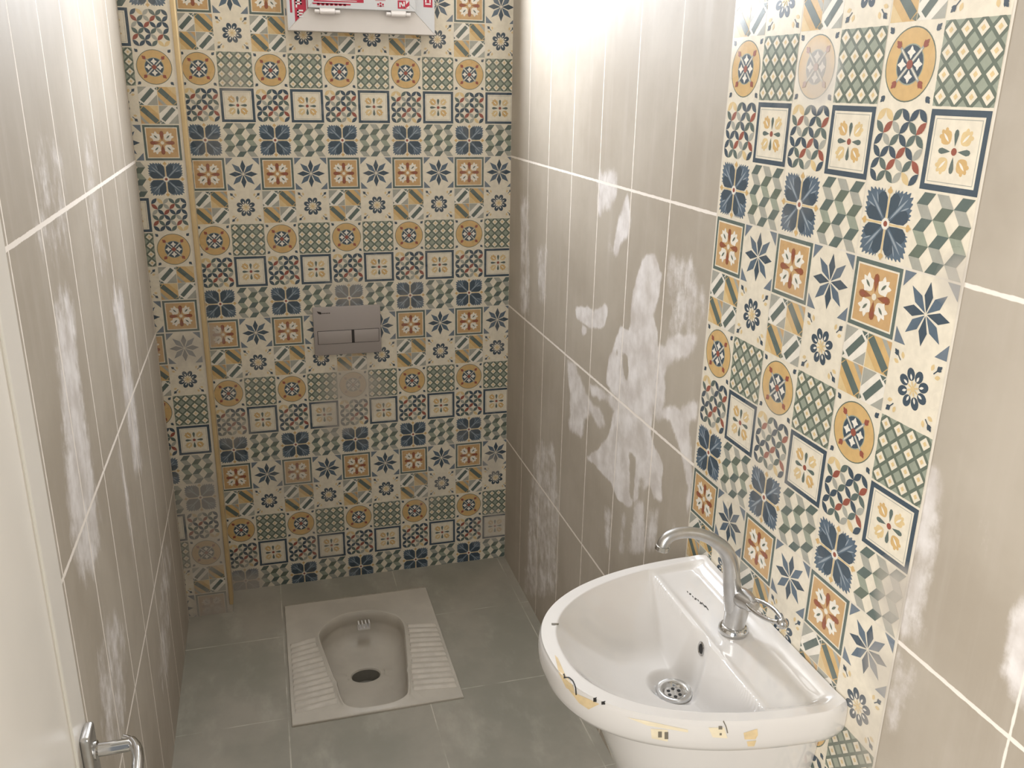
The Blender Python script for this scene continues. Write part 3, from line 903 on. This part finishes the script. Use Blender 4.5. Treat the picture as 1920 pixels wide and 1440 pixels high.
for side in (-1, 1):
    bm = bmesh.new()
    n = 13
    for i in range(n):
        t = i / (n - 1)
        y = -.372 - .318 * t
        xi = edge_x(y, side); xo_ = RX0 + .011 if side < 0 else RX1 - .011
        skew = .016
        y2 = y - skew
        a, b = (Vector((xo_, y2, T)), Vector((xi, y, T)))
        rings = []
        for k, f in enumerate((0, .03, .97, 1)):
            p = a.lerp(b, f); hgt = .0022 if k in (0, 3) else .0052
            rings.append([p + Vector((0, -.0105 + .021 * q / 6, hgt * math.sin(math.pi * q / 6) + .0004)) for q in range(7)] + [p + Vector((0, .0105, -.001)), p + Vector((0, -.0105, -.001))])
        add_loft(bm, rings)
    bmobj('foot_grip', bm, M['grip'], st, 50)['label'] = 'ribbed foot rest'
# flush outlet at the back of the bowl
bm = bmesh.new()
add_box(bm, (-.590, -.303, T - .040), (-.548, -.277, T - .030), .003)
for i in range(4): add_box(bm, (-.588 + i * .0115, -.303, T - .032), (-.5825 + i * .0115, -.279, T - .014), .0015)
bmobj('flush_outlet', bm, M['ceramic'], st, 40)['label'] = 'small white slotted flush outlet'
# rough cement line along the back edge
bm = bmesh.new()
pts = [(RX0 + .49 * k / 40, RY1 + .004 + random.uniform(-.003, .003), ZF + .002) for k in range(41)]
add_tube(bm, pts, [random.uniform(.003, .0055) for _ in pts], 8)
bmobj('cement_joint', bm, M['cement'], st, 60)

# ---------------------------------------------------------------- washbasin
YC, BA, BB, EX = -1.706, .405, .237, 2.35
ZR = .840
wb = empty('washbasin', (-.17, YC, .69))
tag(wb, 'white ceramic D-shaped washbasin on the right wall', 'washbasin')
def sup(t, a, b):
    c, s = math.cos(t), math.sin(t)
    return (a * abs(s) ** (2 / EX), b * math.copysign(abs(c) ** (2 / EX), c))
NT_ = 320
OUTL = []
for k in range(NT_ + 1):
    x, y = sup(math.pi * k / NT_, BA, BB)
    y *= 1 - .045 * max(0, 1 - x / .05) ** 2
    OUTL.append((-.0015 - x, YC - y))
BW = BB * .955
for k in range(1, 40): OUTL.append((-.0015, YC + BW - 2 * BW * k / 40))
def sstep(a, b, x):
    t = min(1, max(0, (x - a) / (b - a))); return t * t * (3 - 2 * t)
def smin(a, b, k):
    h = max(0, min(1, .5 + .5 * (b - a) / k)); return b * (1 - h) + a * h - k * h * (1 - h)
XE = -.126        # front edge of the tap deck
def top_z(x, y):
    xx = -x
    q = ((xx / .379) ** EX + (abs(y - YC) / .217) ** EX) ** (1 / EX) if xx > 0 else abs(y - YC) / .217
    di = (1 - q) * (.217 + .05 * sstep(.08, .36, xx))              # distance inside the rim's inner edge
    z = ZR - .0015 * sstep(.0, .02, di)
    # tap deck, slightly sunk, with a raised lip along the wall
    deck = .0075 * sstep(-.002, .016, di) * sstep(-.018, -.046, x)
    lip = .004 * sstep(-.040, -.012, x)
    s1 = max(0, di); s2 = max(0, XE - x)
    f1 = .135 * (1 - (1 - min(1, s1 / .19)) ** 2.0)
    f2 = s2 * 4.2
    bowl = smin(smin(f1, f2, .030), .124 - .10 * math.hypot(x + .170, y - YC), .05) if s2 > 0 else 0
    r = math.hypot(x + .170, y - YC)
    bowl = max(0, bowl) * sstep(0, .006, s2)
    wgt = 1 - sstep(.024, .052, r)
    bowl = bowl * (1 - wgt) + .119 * wgt
    ridge = .002 * math.exp(-((x - XE - .004) / .007) ** 2) * sstep(.0, .02, di)
    return z - max(deck if x > XE - .01 else deck, bowl) + lip + ridge
CB = (-.19, YC)
bm = bmesh.new()
rings = []
ts = [0.004] + [k / 170 for k in range(1, 167)] + [.984, .990]
for t in ts:
    rings.append([(CB[0] + (px - CB[0]) * t, CB[1] + (py - CB[1]) * t, top_z(CB[0] + (px - CB[0]) * t, CB[1] + (py - CB[1]) * t)) for px, py in OUTL])
for sc, z in ((.994, ZR - .0012), (.999, ZR - .0045), (1.003, ZR - .010), (1.006, ZR - .020), (1.005, ZR - .034), (.999, ZR - .046), (.985, ZR - .055), (.96, ZR - .060), (.90, ZR - .0615), (.84, ZR - .062),
              (.74, ZR - .075), (.68, ZR - .115), (.55, ZR - .145), (.3, ZR - .150), (.06, ZR - .150)):
    rings.append([(-.0015 + (px + .0015) * sc, YC + (py - YC) * sc, z) for px, py in OUTL])
add_loft(bm, rings, True, True, True)
basin = bmobj('basin', bm, M['ceramic'], wb, 60)
bvh = BVHTree.FromObject(basin, bpy.context.evaluated_depsgraph_get())
DZ_ = top_z(-.170, YC)
# waste outlet
bm = bmesh.new()
dc = (-.170, YC, DZ_ + .0058)
add_lathe(bm, dc, (0, 0, 1), [(.0001, -.0045), (.017, -.0045), (.0185, -.003), (.021, .0005), (.026, .0022), (.031, .0016), (.0325, -.001), (.0325, -.006), (.0001, -.006)], 40)
drain = bmobj('drain', bm, M['chrome'], wb, 40)
bm = bmesh.new()
for k in range(6):
    a = k * math.pi / 3 + .3
    add_lathe(bm, (dc[0] + .0105 * math.cos(a), dc[1] + .0105 * math.sin(a), dc[2] - .0048), (0, 0, 1), [(.0001, 0), (.0032, 0), (.0032, .0008), (.0001, .0008)], 12)
bmobj('strainer_holes', bm, M['dark'], drain)
# overflow
h = bvh.ray_cast(Vector((-.30, YC - .004, .806)), Vector((1, 0, 0)))
oc, on_ = h[0], h[1]
if on_.x > 0: on_ = -on_
bm = bmesh.new(); add_lathe(bm, oc - on_ * .001, on_, [(.0115, 0), (.0125, .002), (.0105, .0032), (.0085, .0022), (.0085, .0005)], 28, True, False)
ovf = bmobj('overflow', bm, M['chrome'], wb, 40)
bm = bmesh.new(); add_lathe(bm, oc, on_, [(.0001, .0012), (.0085, .0012)], 24, False, False)
bmobj('overflow_hole', bm, M['dark'], ovf)

def photo_ray(u, v):
    d = Vector(((u - 960) / CAM_F, (v - 720) / CAM_F, 1.0))
    return (CAM_R.transposed() @ d).normalized()
def on_basin(u, v, lift=.0005):
    h = bvh.ray_cast(CAM_C, photo_ray(u, v))
    if h[0] is None: return None
    n = h[1] if h[1].dot(photo_ray(u, v)) < 0 else -h[1]
    return h[0] + n * lift
def mark(name, polys, m, lift=.0005, parent=None, label=None):
    """thin print lying on the glaze: polygons given where they sit on the ware"""
    v, f = [], []
    for P in polys:
        c = (sum(p[0] for p in P) / len(P), sum(p[1] for p in P) / len(P))
        pts = []
        dense = []
        for a, b in zip(P, P[1:] + P[:1]):
            k = max(1, int(math.hypot(b[0] - a[0], b[1] - a[1]) / 5))
            dense += [(a[0] + (b[0] - a[0]) * i / k, a[1] + (b[1] - a[1]) * i / k) for i in range(k)]
        lay = []
        for t in (1, .66, .33):
            lay.append([on_basin(c[0] + (p[0] - c[0]) * t, c[1] + (p[1] - c[1]) * t, lift) for p in dense])
        cc = on_basin(c[0], c[1], lift)
        if cc is None or any(q is None for L in lay for q in L): continue
        n0 = len(v); n = len(dense)
        v += lay[0] + lay[1] + lay[2] + [cc]
        for r in range(2):
            for i in range(n):
                j = (i + 1) % n
                f.append((n0 + r * n + i, n0 + r * n + j, n0 + (r + 1) * n + j, n0 + (r + 1) * n + i))
        for i in range(n): f.append((n0 + 2 * n + i, n0 + 2 * n + (i + 1) % n, n0 + 3 * n))
    if not v: return
    o = pyobj(name, v, f, m, parent or wb)
    if label: o['label'] = label
    return o
mark('tape_residue', [[(1040, 1228), (1046, 1234), (1060, 1266), (1074, 1284), (1078, 1298), (1062, 1290), (1048, 1262)]], M['tape'], label='yellowed tape residue')
mark('tape_residue', [[(1066, 1292), (1080, 1300), (1112, 1314), (1124, 1320), (1104, 1330), (1086, 1318)]], M['tape'], label='yellowed tape residue')
mark('tape_residue', [[(1394, 1374), (1420, 1366), (1421, 1378), (1416, 1386), (1396, 1386)]], M['tape'], label='yellowed tape residue')
mark('tape_residue', [[(1400, 1390), (1418, 1388), (1414, 1399), (1402, 1399)]], M['tape'], label='yellowed tape residue')
mark('tape_residue', [[(1220, 1366), (1252, 1368), (1252, 1390), (1222, 1384)]], M['tape_pale'], label='pale tape residue')
mark('tape_residue', [[(1328, 1364), (1358, 1364), (1364, 1384), (1336, 1382)]], M['tape_pale'], label='pale tape residue')
mark('tape_residue', [[(1176, 1345), (1215, 1352), (1290, 1368), (1290, 1373), (1214, 1360)]], M['tape_pale'], label='pale tape residue')
def marks(name, groups, m, lift, label):
    for g in groups: mark(name, g, m, lift, None, label)
def stroke(pts, wd):
    out = []
    for a, b in zip(pts[:-1], pts[1:]): out.append(rod(a[0], a[1], b[0], b[1], wd))
    return out
marks('ink_mark', [stroke([(1057, 1264), (1059, 1272)], 3) + stroke([(1059, 1271), (1067, 1271), (1074, 1277), (1080, 1290), (1081, 1303)], 2.2), [rect(1113, 1308, 1119, 1316)], [rect(1128, 1315, 1135, 1321)]], M['ink'], .0009, 'black printed mark on the rim')
marks('ink_mark', [[rect(1234, 1371, 1241, 1382)], [rect(1246, 1372, 1253, 1385)], [rect(1347, 1361, 1354, 1367)], [rect(1349, 1374, 1353, 1378)], [rect(1034, 1169, 1047, 1172)], stroke([(1356, 1352), (1361, 1362), (1364, 1374)], 2)], M['faint_ink'], .0009, 'worn grey printed mark')
lw = []
for i, (u, v, s_) in enumerate([(1289, 1110, 1.6), (1294, 1114, 2.2), (1299, 1119, 1.8), (1304, 1123, 2.6), (1309, 1126, 2.2), (1314, 1131, 3.0), (1318, 1133, 3.4), (1322, 1137, 2.6), (1326, 1141, 4.2)]):
    lw += stroke([(u - s_ * .5, v - s_ * .8), (u + s_ * .5, v + s_ * .8)], 1.3) + (stroke([(u - s_ * .8, v + s_ * .3), (u + s_ * .9, v - s_ * .1)], 1.1) if i % 2 else [])
mark('worn_lettering', lw, M['ink'], .0006, label='worn dark lettering on the tap deck')

# half pedestal under the basin
bm = bmesh.new()
rings = []
for sc, z in ((.775, ZR - .066), (.785, ZR - .075), (.775, ZR - .11), (.74, ZR - .17), (.66, ZR - .26), (.55, ZR - .36), (.48, ZR - .44), (.44, ZR - .455)):
    rings.append([(-.0015 + (px + .0015) * sc, YC + (py - YC) * sc, z) for px, py in OUTL])
add_loft(bm, rings, True, False, True)
bmobj('half_pedestal', bm, M['ceramic'], wb, 60)

# ---------------------------------------------------------------- tap
FY = -1.710
DKZ = top_z(-.070, FY) + .0012
tap = empty('basin_tap', (-.070, FY, DKZ))
tag(tap, 'chrome swan-neck tap with a side lever on the washbasin deck', 'tap')
bm = bmesh.new()
add_lathe(bm, (-.070, FY, DKZ), (0, 0, 1), [(.0001, 0), (.0245, 0), (.0258, .003), (.0252, .008), (.0215, .0125), (.019, .014), (.0001, .014)], 40)
bmobj('base_ring', bm, M['chrome'], tap, 40)
bm = bmesh.new()
add_lathe(bm, (-.070, FY, DKZ + .012), (.06, -.05, 1), [(.0185, 0), (.0192, .012), (.0200, .03), (.0198, .045), (.018, .058), (.0135, .067), (.0001, .071)], 36, True, True)
bmobj('body', bm, M['dull_chrome'], tap, 40)
bm = bmesh.new()
sp0 = spline([(-.074, FY, DKZ + .046), (-.079, FY, .903), (-.084, FY, .936), (-.090, FY, .967), (-.101, FY, .992), (-.120, FY, 1.011), (-.141, FY, 1.025), (-.164, FY, 1.034), (-.186, FY, 1.037), (-.204, FY, 1.034), (-.214, FY, 1.026), (-.217, FY, 1.016)], 5)
nn = len(sp0)
rad = [.0165 - .0072 * min(1, i / nn * 1.6) + .0012 * max(0, (i / nn - .8) * 5) for i in range(nn)]
add_tube(bm, sp0, rad, 24)
spout = bmobj('spout', bm, M['dull_chrome'], tap, 60)
bm = bmesh.new()
add_lathe(bm, (-.2165, FY, 1.019), (-.12, 0, -1), [(.0098, 0), (.0118, .001), (.0118, .008), (.0105, .0095), (.0085, .0095), (.0085, .006)], 28)
bmobj('aerator', bm, M['chrome'], tap, 40)
bm = bmesh.new()
add_lathe(bm, (-.069, FY - .010, DKZ + .074), (0, -1, .18), [(.0001, 0), (.0165, .001), (.0168, .014), (.0145, .020), (.0135, .034), (.0105, .042), (.0001, .045)], 28)
hub = bmobj('lever_hub', bm, M['dull_chrome'], tap, 40)
bm = bmesh.new()
zL = DKZ + .086
add_tube(bm, spline([(-.062, FY - .045, zL + .002), (-.058, FY - .060, zL + .006), (-.056, FY - .085, zL + .010), (-.060, FY - .112, zL + .012), (-.066, FY - .124, zL + .012)], 6), .0036, 12)
add_tube(bm, spline([(-.078, FY - .045, zL - .004), (-.081, FY - .060, zL - .002), (-.081, FY - .085, zL + .002), (-.076, FY - .112, zL + .008), (-.068, FY - .124, zL + .012)], 6), .0036, 12)
bmesh.ops.create_uvsphere(bm, u_segments=20, v_segments=12, radius=.009, matrix=Matrix.Translation((-.067, FY - .128, zL + .012)))
bmobj('lever', bm, M['chrome'], tap, 50)
